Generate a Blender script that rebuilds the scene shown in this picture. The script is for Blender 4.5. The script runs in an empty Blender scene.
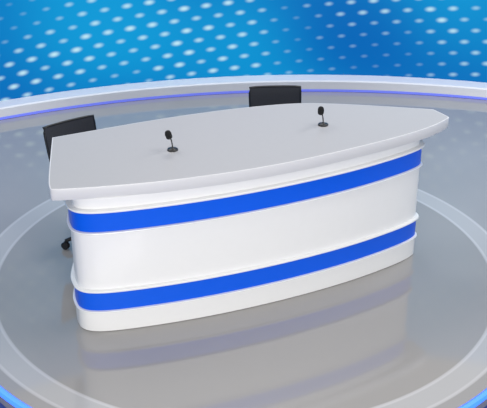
import bpy, bmesh, math
from mathutils import Vector, Matrix
S=bpy.context.scene
S.view_settings.view_transform='Standard'
col=S.collection
def srgb(r,g,b):
    f=lambda c:(c/255/12.92) if c/255<=.04045 else ((c/255+.055)/1.055)**2.4
    return (f(r),f(g),f(b),1)
# ---------- material helpers ----------
def pmat(name,rgb,rough=.5,metal=0,spec=.5,coat=0,noise=0,nscale=20,bump=0):
    m=bpy.data.materials.new(name);m.use_nodes=True
    nt=m.node_tree;b=nt.nodes['Principled BSDF']
    b.inputs['Roughness'].default_value=rough;b.inputs['Metallic'].default_value=metal
    b.inputs['Specular IOR Level'].default_value=spec;b.inputs['Coat Weight'].default_value=coat
    tc=nt.nodes.new('ShaderNodeTexCoord');nz=nt.nodes.new('ShaderNodeTexNoise')
    nz.inputs['Scale'].default_value=nscale
    nt.links.new(tc.outputs['Object'],nz.inputs['Vector'])
    mx=nt.nodes.new('ShaderNodeMix');mx.data_type='RGBA'
    c=srgb(*rgb)
    mx.inputs[6].default_value=tuple(max(0,x*(1-noise)) for x in c[:3])+(1,)
    mx.inputs[7].default_value=tuple(min(1,x*(1+noise)) for x in c[:3])+(1,)
    nt.links.new(nz.outputs['Fac'],mx.inputs[0]);nt.links.new(mx.outputs[2],b.inputs['Base Color'])
    if bump:
        bp=nt.nodes.new('ShaderNodeBump');bp.inputs['Strength'].default_value=bump
        nt.links.new(nz.outputs['Fac'],bp.inputs['Height']);nt.links.new(bp.outputs['Normal'],b.inputs['Normal'])
    return m
def emat(name,rgb,st):
    m=bpy.data.materials.new(name);m.use_nodes=True
    b=m.node_tree.nodes['Principled BSDF']
    b.inputs['Base Color'].default_value=srgb(*rgb)
    b.inputs['Emission Color'].default_value=srgb(*rgb);b.inputs['Emission Strength'].default_value=st
    return m
class N:
    def __init__(s,nt): s.nt=nt
    def m(s,op,a,b=None,c=None,clamp=False):
        n=s.nt.nodes.new('ShaderNodeMath');n.operation=op;n.use_clamp=clamp
        for i,v in enumerate((a,b,c)):
            if v is None: continue
            if isinstance(v,(int,float)): n.inputs[i].default_value=v
            else: s.nt.links.new(v,n.inputs[i])
        return n.outputs[0]
    def ramp(s,x,lo,hi,a=0,b=1):
        n=s.nt.nodes.new('ShaderNodeMapRange');n.interpolation_type='SMOOTHSTEP'
        s.nt.links.new(x,n.inputs[0])
        for i,v in enumerate((lo,hi,a,b)): n.inputs[i+1].default_value=v
        return n.outputs[0]
    def mix(s,f,a,b,blend='MIX'):
        n=s.nt.nodes.new('ShaderNodeMix');n.data_type='RGBA';n.blend_type=blend
        for k,v in ((0,f),(6,a),(7,b)):
            if isinstance(v,(int,float,tuple)): n.inputs[k].default_value=v
            else: s.nt.links.new(v,n.inputs[k])
        return n.outputs[2]
# ---------- mesh helpers ----------
def obj(name,bm,mat,parent=None,smooth=False,bevel=0,seg=3):
    me=bpy.data.meshes.new(name);bmesh.ops.recalc_face_normals(bm,faces=bm.faces);bm.to_mesh(me);bm.free()
    o=bpy.data.objects.new(name,me);col.objects.link(o)
    me.materials.append(mat)
    if smooth:
        for p in me.polygons:p.use_smooth=True
    if bevel:
        md=o.modifiers.new('b','BEVEL');md.width=bevel;md.segments=seg;md.limit_method='ANGLE';md.angle_limit=math.radians(50)
        for p in me.polygons:p.use_smooth=True
        md.harden_normals=True
    if parent:o.parent=parent
    return o
def empty(name,loc,rz,label,cat,group=None):
    e=bpy.data.objects.new(name,None);e.empty_display_size=.1;col.objects.link(e)
    e.location=loc;e.rotation_euler=(0,0,rz);e['label']=label;e['category']=cat
    if group:e['group']=group
    return e
def chaikin(p,n,closed=True,tol=.006):
    for _ in range(n):
        q=[]
        L=len(p)
        for i in range(L if closed else L-1):
            a=Vector(p[i]);b=Vector(p[(i+1)%L]);q+=[a*.75+b*.25,a*.25+b*.75]
        p=q if closed else [Vector(p[0])]+q+[Vector(p[-1])]
    q=[]
    for v in p:
        if not q or (Vector(v)-q[-1]).length>tol:q.append(Vector(v))
    if (q[0]-q[-1]).length<tol:q.pop()
    return q
def offset(p,d):
    L=len(p);out=[]
    A=sum(p[i].x*p[(i+1)%L].y-p[(i+1)%L].x*p[i].y for i in range(L))
    s=1 if A>0 else -1
    for i in range(L):
        a=(p[i]-p[i-1]).normalized();b=(p[(i+1)%L]-p[i]).normalized()
        n=(Vector((a.y,-a.x))+Vector((b.y,-b.x))).normalized()
        c=max(.6,n.dot(Vector((a.y,-a.x))))
        out.append(p[i]+n*(d*s/c))
    return out
def loft(name,contour,prof,mat,parent,cap=True,ring=False):
    """prof: list of (offset,z)"""
    bm=bmesh.new();rows=[]
    for d,z in prof:
        rows.append([bm.verts.new((v.x,v.y,z)) for v in offset(contour,d)])
    L=len(contour);R=len(rows)
    for r in range(R if ring else R-1):
        a=rows[r];b=rows[(r+1)%R]
        for i in range(L):
            j=(i+1)%L;bm.faces.new((a[i],a[j],b[j],b[i]))
    if cap and not ring:
        bm.faces.new(rows[0]);bm.faces.new(rows[-1])
    o=obj(name,bm,mat,parent)
    for p in o.data.polygons:
        p.use_smooth=len(p.vertices)==4
    o.data.set_sharp_from_angle(angle=math.radians(35))
    return o
def box(bm,c,s,M=None):
    r=bmesh.ops.create_cube(bm,size=1)
    T=Matrix.Translation(c)@Matrix.Diagonal((s[0],s[1],s[2],1))
    if M is not None:T=M@T
    bmesh.ops.transform(bm,matrix=T,verts=r['verts']);return r['verts']
def lathe(bm,prof,seg=32,M=None):
    rows=[];vs=[]
    for r,z in prof:
        row=[bm.verts.new((max(r,1e-4)*math.cos(2*math.pi*i/seg),max(r,1e-4)*math.sin(2*math.pi*i/seg),z)) for i in range(seg)]
        rows.append(row);vs+=row
    for a,b in zip(rows,rows[1:]):
        for i in range(seg):
            j=(i+1)%seg;bm.faces.new((a[i],a[j],b[j],b[i]))
    bm.faces.new(rows[0]);bm.faces.new(rows[-1])
    if M is not None:bmesh.ops.transform(bm,matrix=M,verts=vs)
    return vs
def tube(bm,pts,rad,seg=10):
    pts=[Vector(p) for p in pts];rows=[]
    for i,p in enumerate(pts):
        t=(pts[min(i+1,len(pts)-1)]-pts[max(i-1,0)]).normalized()
        u=t.cross(Vector((0.3,0.2,1)) if abs(t.z)<.9 else Vector((1,0,0))).normalized();w=t.cross(u)
        rr=rad[i] if isinstance(rad,(list,tuple)) else rad
        rows.append([bm.verts.new(p+(u*math.cos(2*math.pi*k/seg)+w*math.sin(2*math.pi*k/seg))*rr) for k in range(seg)])
    for a,b in zip(rows,rows[1:]):
        for i in range(seg):
            j=(i+1)%seg;bm.faces.new((a[i],a[j],b[j],b[i]))
    bm.faces.new(rows[0]);bm.faces.new(rows[-1])
# ---------- geometry constants ----------
CX,CY,RC=.73,3.46,6.6       # back arc
PX,PY=.01,6.43               # stage circle
R1,R2,R3=1.97,1.81,2.065
# ---------- floor / stage ----------
m_low=pmat('lower_floor_mat',(60,80,130),.3,noise=.1)
bm=bmesh.new();box(bm,(.7,5,-.2),(20,20,.1))
fl=obj('floor',bm,m_low);fl['kind']='structure'
ms=bpy.data.materials.new('stage_floor_mat');ms.use_nodes=True;nt=ms.node_tree;q=N(nt)
b=nt.nodes['Principled BSDF']
tc=nt.nodes.new('ShaderNodeTexCoord');sx=nt.nodes.new('ShaderNodeSeparateXYZ');nt.links.new(tc.outputs['Object'],sx.inputs[0])
dx=q.m('SUBTRACT',sx.outputs[0],PX);dy=q.m('SUBTRACT',sx.outputs[1],PY)
r=q.m('SQRT',q.m('ADD',q.m('MULTIPLY',dx,dx),q.m('MULTIPLY',dy,dy)))
ringm=q.m('MULTIPLY',q.ramp(r,R2-.012,R2+.012),q.ramp(r,R1-.012,R1+.012,1,0))
inner=q.ramp(r,R2-.012,R2+.012,1,0)
def line(rr,w): return q.ramp(q.m('ABSOLUTE',q.m('SUBTRACT',r,rr)),w*.3,w,1,0)
nz=nt.nodes.new('ShaderNodeTexNoise');nz.inputs['Scale'].default_value=1.2;nt.links.new(tc.outputs['Object'],nz.inputs['Vector'])
c0=q.mix(nz.outputs['Fac'],srgb(150,149,149),srgb(164,163,163))
c1=q.mix(inner,c0,srgb(154,152,150))
c2=q.mix(ringm,c1,srgb(177,177,178))
ed=q.m('MULTIPLY',q.m('MAXIMUM',line(R1,.018),line(R2,.018)),.45)
c3=q.mix(ed,c2,srgb(212,212,215))
nt.links.new(c3,b.inputs['Base Color']);b.inputs['Roughness'].default_value=.065;b.inputs['Specular IOR Level'].default_value=1.0
out=[]
for i in range(0,61):
    a=math.radians(-90-60+2*i);out.append((PX+R3*math.cos(a),PY+R3*math.sin(a)))
left0=out[0];right0=out[-1]
big=[]
for i in range(0,97):
    a=math.radians(4+172*i/96);big.append((CX+(RC+.5)*math.cos(a),CY+(RC+.5)*math.sin(a)))
fr=[(right0[0]+.35,right0[1]+.35),(right0[0]+.8,right0[1]+.4),(4.2,5.0),(7.0,4.2)]
flft=[(-5.5,4.2),(-3.6,5.0),(left0[0]-.8,left0[1]+.4),(left0[0]-.35,left0[1]+.35)]
poly=out+fr+big+flft
bm=bmesh.new()
t=[bm.verts.new((x,y,0)) for x,y in poly];bo=[bm.verts.new((x,y,-.15)) for x,y in poly]
bm.faces.new(t);bm.faces.new(bo)
for i in range(len(t)):
    j=(i+1)%len(t);bm.faces.new((t[i],t[j],bo[j],bo[i]))
stage=obj('stage_platform',bm,ms);stage['label']='glossy grey round studio stage with a pale inlaid ring';stage['category']='stage'
def arcband(name,cx,cy,prof,a0,a1,n,mat,uv=False):
    bm=bmesh.new();rows=[];uvl=bm.loops.layers.uv.new('UVMap') if uv else None
    closed=not uv
    for i in range(n+1):
        a=math.radians(a0+(a1-a0)*i/n)
        rows.append([bm.verts.new((cx+r*math.cos(a),cy+r*math.sin(a),z)) for r,z in prof])
    P=len(prof)
    for i in range(n):
        for k in range(P if closed else P-1):
            l=(k+1)%P;f=bm.faces.new((rows[i][k],rows[i+1][k],rows[i+1][l],rows[i][l]))
            if uv:
                for lp,(ii,kk) in zip(f.loops,((i,k),(i+1,k),(i+1,l),(i,l))):
                    lp[uvl].uv=(-math.radians(a0+(a1-a0)*ii/n-90)*prof[0][0],prof[kk][1])
    if closed: bm.faces.new(rows[0]);bm.faces.new(rows[-1])
    return obj(name,bm,mat)
led=arcband('light_strip',PX,PY,[(R3,-.045),(R3+.03,-.045),(R3+.03,-.01),(R3,-.01)],-150,-30,80,emat('led_blue',(50,100,255),2.6),)
led.parent=stage;led['label']='glowing blue edge light strip'
# ---------- back ledge ----------
m_ledge=pmat('ledge_white',(228,230,236),.35,noise=.02)
lg=arcband('trim_1',CX,CY,[(RC,.035),(RC,.118),(RC+.015,.13),(RC+.5,.13),(RC+.5,0),(RC+.04,0),(RC+.04,.035)],5,175,160,m_ledge);lg['kind']='structure'
ls=arcband('led_strip',CX,CY,[(RC+.02,.003),(RC+.038,.003),(RC+.038,.034),(RC+.02,.034)],6,174,160,emat('led_violet',(105,118,222),.8))
ls['label']='violet light strip glowing under the curved ledge';ls['category']='light strip'
# ---------- wall ----------
mw=bpy.data.materials.new('led_wall_mat');mw.use_nodes=True;nt=mw.node_tree;q=N(nt);b=nt.nodes['Principled BSDF']
uvn=nt.nodes.new('ShaderNodeUVMap');uvn.uv_map='UVMap'
mp=nt.nodes.new('ShaderNodeMapping');mp.inputs['Rotation'].default_value=(0,0,math.radians(-5));nt.links.new(uvn.outputs[0],mp.inputs[0])
su=nt.nodes.new('ShaderNodeSeparateXYZ');nt.links.new(mp.outputs[0],su.inputs[0])
X=q.m('DIVIDE',su.outputs[0],.23);Y=q.m('DIVIDE',su.outputs[1],.118)
row=q.m('FLOOR',Y);X2=q.m('ADD',X,q.m('MULTIPLY',q.m('FLOORED_MODULO',row,2),.5))
fx=q.m('SUBTRACT',q.m('FRACT',X2),.5);fy=q.m('SUBTRACT',q.m('FRACT',Y),.5)
fx=q.m('MULTIPLY',fx,.18);fy=q.m('MULTIPLY',fy,.18)
d=q.m('SQRT',q.m('ADD',q.m('MULTIPLY',fx,fx),q.m('MULTIPLY',fy,fy)))
cid=nt.nodes.new('ShaderNodeCombineXYZ');nt.links.new(q.m('FLOOR',X2),cid.inputs[0]);nt.links.new(row,cid.inputs[1])
wn=nt.nodes.new('ShaderNodeTexWhiteNoise');wn.noise_dimensions='2D';nt.links.new(cid.outputs[0],wn.inputs[0])
n1=nt.nodes.new('ShaderNodeTexNoise');n1.inputs['Scale'].default_value=.8;n1.inputs['Detail'].default_value=.5;nt.links.new(uvn.outputs[0],n1.inputs['Vector'])
amp=q.m('MULTIPLY',q.ramp(n1.outputs['Fac'],.34,.62,.18,.95),q.m('MULTIPLY_ADD',wn.outputs['Value'],.4,.6))
rad=q.m('MULTIPLY_ADD',amp,.018,.022)
dot=q.ramp(q.m('DIVIDE',d,rad),.05,1.6,1,0)
n2=nt.nodes.new('ShaderNodeTexNoise');n2.inputs['Scale'].default_value=.5;n2.inputs['Detail'].default_value=0
m2=nt.nodes.new('ShaderNodeMapping');m2.inputs['Location'].default_value=(3,1,0);nt.links.new(uvn.outputs[0],m2.inputs[0]);nt.links.new(m2.outputs[0],n2.inputs['Vector'])
bg=q.mix(q.ramp(n2.outputs['Fac'],.27,.68),srgb(0,100,184),srgb(10,156,218))
dc=q.mix(q.m('MULTIPLY',dot,amp),bg,srgb(200,240,252))
nt.links.new(dc,b.inputs['Emission Color']);b.inputs['Emission Strength'].default_value=.97
b.inputs['Base Color'].default_value=srgb(0,10,20);b.inputs['Roughness'].default_value=.6;b.inputs['Specular IOR Level'].default_value=.1
wl=arcband('wall_back',CX,CY,[(RC+.19,.1),(RC+.19,3.4)],5,175,160,mw,uv=True);wl['kind']='structure'
# ---------- desk ----------
YAW=math.radians(22.6)
desk=empty('anchor_desk',(-1.2,5.72,0),YAW,'white curved news anchor desk with two glossy blue bands','desk')
m_white=pmat('desk_white',(238,238,238),.24,noise=.01,coat=.2)
m_top=pmat('desk_top_grey',(176,176,179),.42,noise=.015)
m_rim=pmat('desk_rim_white',(216,216,219),.35,noise=.01)
m_blue=pmat('desk_blue',(0,92,230),.35,noise=.02,spec=.35)
fb=[(.069,-.06),(.072,-.13),(.118,-.195),(.24,-.245),(.507,-.29),(.85,-.325),(1.214,-.338),(1.607,-.328),(2.02,-.29),(2.385,-.22),(2.56,-.168),(2.64,-.125),(2.66,-.09),(2.66,-.03),
    (2.6,.05),(2.42,.3),(2.4,.32),(.2,.32),(.18,.3),(.08,.05)]
cb=chaikin([Vector(p) for p in fb],3)
loft('plinth',cb,[(-.01,0),(-.002,.006),(-.002,.155),(-.006,.157)],m_white,desk)
loft('trim_rail',cb,[(-.006,.153),(.009,.154),(.012,.158),(.010,.164),(-.006,.166)],m_white,desk)
loft('blue_band',cb,[(-.006,.166),(-.004,.167),(-.004,.304),(-.006,.306)],m_blue,desk)
loft('trim_rail',cb,[(-.006,.306),(.011,.307),(.014,.311),(.014,.318),(.011,.322),(-.008,.324)],m_white,desk)
loft('front_panel',cb,[(-.012,.324),(-.012,.734),(-.014,.736)],m_white,desk)
loft('trim_rail',cb,[(-.014,.734),(.005,.735),(.008,.740),(.006,.746),(-.014,.748)],m_white,desk)
loft('blue_band',cb,[(-.014,.748),(-.008,.750),(-.008,.886),(-.01,.888)],m_blue,desk)
loft('trim_rail',cb,[(-.01,.888),(.010,.889),(.013,.893),(.013,.900),(.010,.904),(-.02,.905)],m_white,desk)
loft('desk_neck',cb,[(-.025,.905),(-.025,.955),(-.012,.957),(-.012,.985)],m_white,desk)
tp=[(-.03,-.01),(.15,.655),(.15,.655),(.15,.655),(.45,.67),(.81,.69),(1.24,.69),(1.63,.66),(1.98,.60),(2.2,.495),(2.42,.37),(2.62,.245),(2.845,.10),(2.845,.10),(2.845,.10),
    (2.872,-.06),(2.865,-.09),(2.65,-.185),(2.36,-.25),(1.95,-.305),(1.58,-.340),(1.21,-.346),(.87,-.325),(.56,-.288),(.25,-.225),(.06,-.175),(-.045,-.145),(-.045,-.12)]
ct=chaikin([Vector(p) for p in tp],3)
loft('tabletop',ct,[(-.008,.986),(-.008,1.061)],m_top,desk)
loft('edge_band',ct,[(-.008,.983),(-.002,.983),(0,.986),(0,1.058),(-.001,1.060),(-.008,1.0605)],m_rim,desk,ring=True)
# ---------- microphones ----------
m_blk=pmat('mic_black',(22,22,25),.4,noise=.1)
m_foam=pmat('mic_foam',(16,16,18),.9,noise=.3,nscale=200,bump=.4)
def mic(loc,rz,label,src=None):
    e=empty('desk_microphone',loc,rz,label,'microphone','desk microphones on the anchor desk')
    if src:
        for c in src.children:
            k=c.copy();k.parent=e;col.objects.link(k)
        return e
    bm=bmesh.new();lathe(bm,[(.036,0),(.037,.004),(.034,.009),(.018,.012),(.008,.016),(.005,.024)],36);obj('mic_base',bm,m_blk,e,True)
    bm=bmesh.new();tube(bm,[(0,0,.02),(-.002,0,.045),(-.006,.002,.07),(-.014,.006,.09)],.0042,12);obj('gooseneck',bm,m_blk,e,True)
    M=Matrix.Translation((-.018,.008,.092))@Matrix.Rotation(math.radians(-18),4,'Y')@Matrix.Rotation(math.radians(25),4,'X')
    bm=bmesh.new();lathe(bm,[(.007,-.012),(.013,-.006),(.019,.006),(.0225,.022),(.0225,.036),(.019,.052),(.011,.062),(.002,.065)],24,M);obj('mic_head',bm,m_foam,e,True)
    bm=bmesh.new();lathe(bm,[(.0185,.000),(.022,.002),(.022,.007),(.020,.009)],24,M);obj('mic_collar',bm,m_blk,e,True)
    return e
k=.9856
a=mic((-.48*k,6.26*k,1.061),.3,'small black gooseneck microphone beside the empty chair corner')
mic((.57*k,6.70*k,1.061),.5,'small black gooseneck microphone near the far edge of the desk',a)
# ---------- chairs ----------
m_seat=pmat('chair_fabric',(52,54,60),.75,noise=.2,nscale=120,bump=.2)
m_pl=pmat('chair_plastic',(24,25,28),.4)
m_met=pmat('chair_metal',(150,152,158),.25,metal=1)
def chair(loc,rz,label,src=None):
    e=empty('office_chair',loc,rz,label,'chair','black office chairs behind the desk')
    if src:
        def cp(o,p):
            for c in o.children:
                k=c.copy();k.parent=p;col.objects.link(k);cp(c,k)
        cp(src,e);return e
    # faces -Y ; backrest at +Y
    bm=bmesh.new();box(bm,(0,.01,.47),(.46,.46,.07));obj('seat',bm,m_seat,e,bevel=.03)
    YB=.275
    def sc(zz): return .93+.07*math.sin((zz-.52)/.36*math.pi*.6)
    bm=bmesh.new();n=12;G=[]
    for th in (0,.014):
        g=[]
        for i in range(n+1):
            x=-.208+.416*i/n;rowv=[]
            for j in range(9):
                zz=.52+.348*j/8
                rowv.append(bm.verts.new((x*sc(zz),YB+.22*(zz-.52)+.015*(1-(x/.21)**2)+th,zz)))
            g.append(rowv)
        G.append(g)
    A,B=G
    for g in G:
        for i in range(n):
            for j in range(8): bm.faces.new((g[i][j],g[i+1][j],g[i+1][j+1],g[i][j+1]))
    for i in range(n):
        bm.faces.new((A[i][0],A[i+1][0],B[i+1][0],B[i][0]));bm.faces.new((A[i][8],A[i+1][8],B[i+1][8],B[i][8]))
    for j in range(8):
        bm.faces.new((A[0][j],A[0][j+1],B[0][j+1],B[0][j]));bm.faces.new((A[n][j],A[n][j+1],B[n][j+1],B[n][j]))
    obj('backrest',bm,m_seat,e,bevel=.004)
    bm=bmesh.new()
    def fp(x,z): return (x*sc(z),YB+.007+.22*(z-.52)+.015*(1-(x/.21)**2),z)
    pts=[fp(-.21,.53+.34*i/8) for i in range(9)]+[fp(-.21+.42*i/10,.87) for i in range(1,10)]+[fp(.21,.87-.34*i/8) for i in range(9)]
    tube(bm,pts,.010,8);obj('back_frame',bm,m_pl,e,True)
    bm=bmesh.new();tube(bm,[(0,.02,.425),(0,.28,.42),(0,.315,.47),(0,.335,.62)],.016);obj('back_support',bm,m_pl,e,True)
    bm=bmesh.new();lathe(bm,[(.05,.43),(.05,.415),(.022,.40),(.022,.22),(.03,.215),(.03,.09),(.045,.08),(.045,.065)],24);obj('gas_column',bm,m_met,e,True)
    base=bpy.data.objects.new('star_base',None);col.objects.link(base);base.parent=e
    for i in range(5):
        an=math.radians(CA+72*i)
        dx_,dy_=math.cos(an),math.sin(an)
        bm=bmesh.new();tube(bm,[(.02*dx_,.02*dy_,.085),(.15*dx_,.15*dy_,.082),(.27*dx_,.27*dy_,.07)],[.024,.019,.013]);obj('leg',bm,m_pl,base,True)
        bm=bmesh.new()
        M=Matrix.Translation((.27*dx_,.27*dy_,.03))@Matrix.Rotation(an+.6,4,'Z')@Matrix.Rotation(math.pi/2,4,'Y')
        for off in (-.018,.006):
            lathe(bm,[(.024,off),(.03,off+.002),(.03,off+.010),(.024,off+.012)],20,M)
        tube(bm,[(.27*dx_,.27*dy_,.03),(.27*dx_,.27*dy_,.066)],.008)
        obj('caster',bm,m_pl,base,False)
    return e
rz=math.radians(36)
CA=210-36
c1=chair((-1.12,6.84,0),rz,'black office chair angled beside the end of the desk')
chair((.28,7.52,0),math.radians(3),'black office chair tucked behind the middle of the desk',c1)
# ---------- camera ----------
cd=bpy.data.cameras.new('camera');cam=bpy.data.objects.new('camera',cd);col.objects.link(cam);S.camera=cam
cam.location=(0,0,3.8);cam.rotation_euler=(math.radians(63),0,0);cd.sensor_width=36;cd.lens=1010/487*36
# ---------- lights ----------
def area(loc,tgt,size,power,colr=(1,1,1)):
    l=bpy.data.lights.new('area','AREA');l.shape='RECTANGLE';l.size=size[0];l.size_y=size[1];l.energy=power;l.color=colr
    o=bpy.data.objects.new('studio_light',l);col.objects.link(o);o.location=loc
    o.rotation_euler=(Vector(tgt)-Vector(loc)).to_track_quat('-Z','Y').to_euler()
area((0,-.6,2.5),(0,6.0,.6),(4,1.5),310,(1,.99,.975))
area((2.5,6.5,5.5),(0.2,6.4,0),(3,3),120,(1,.98,.95))
area((-3,8,5.5),(-.8,7,0),(2,2),80,(1,.98,.95))
area((3.2,8.4,3.6),(2.3,8.0,0),(.8,.8),40)
area((-.5,9.9,5.4),(0,5,0),(2.5,.8),70)
w=bpy.data.worlds.new('world');S.world=w;w.use_nodes=True
w.node_tree.nodes['Background'].inputs[0].default_value=(.89,.88,.89,1);w.node_tree.nodes['Background'].inputs[1].default_value=.48
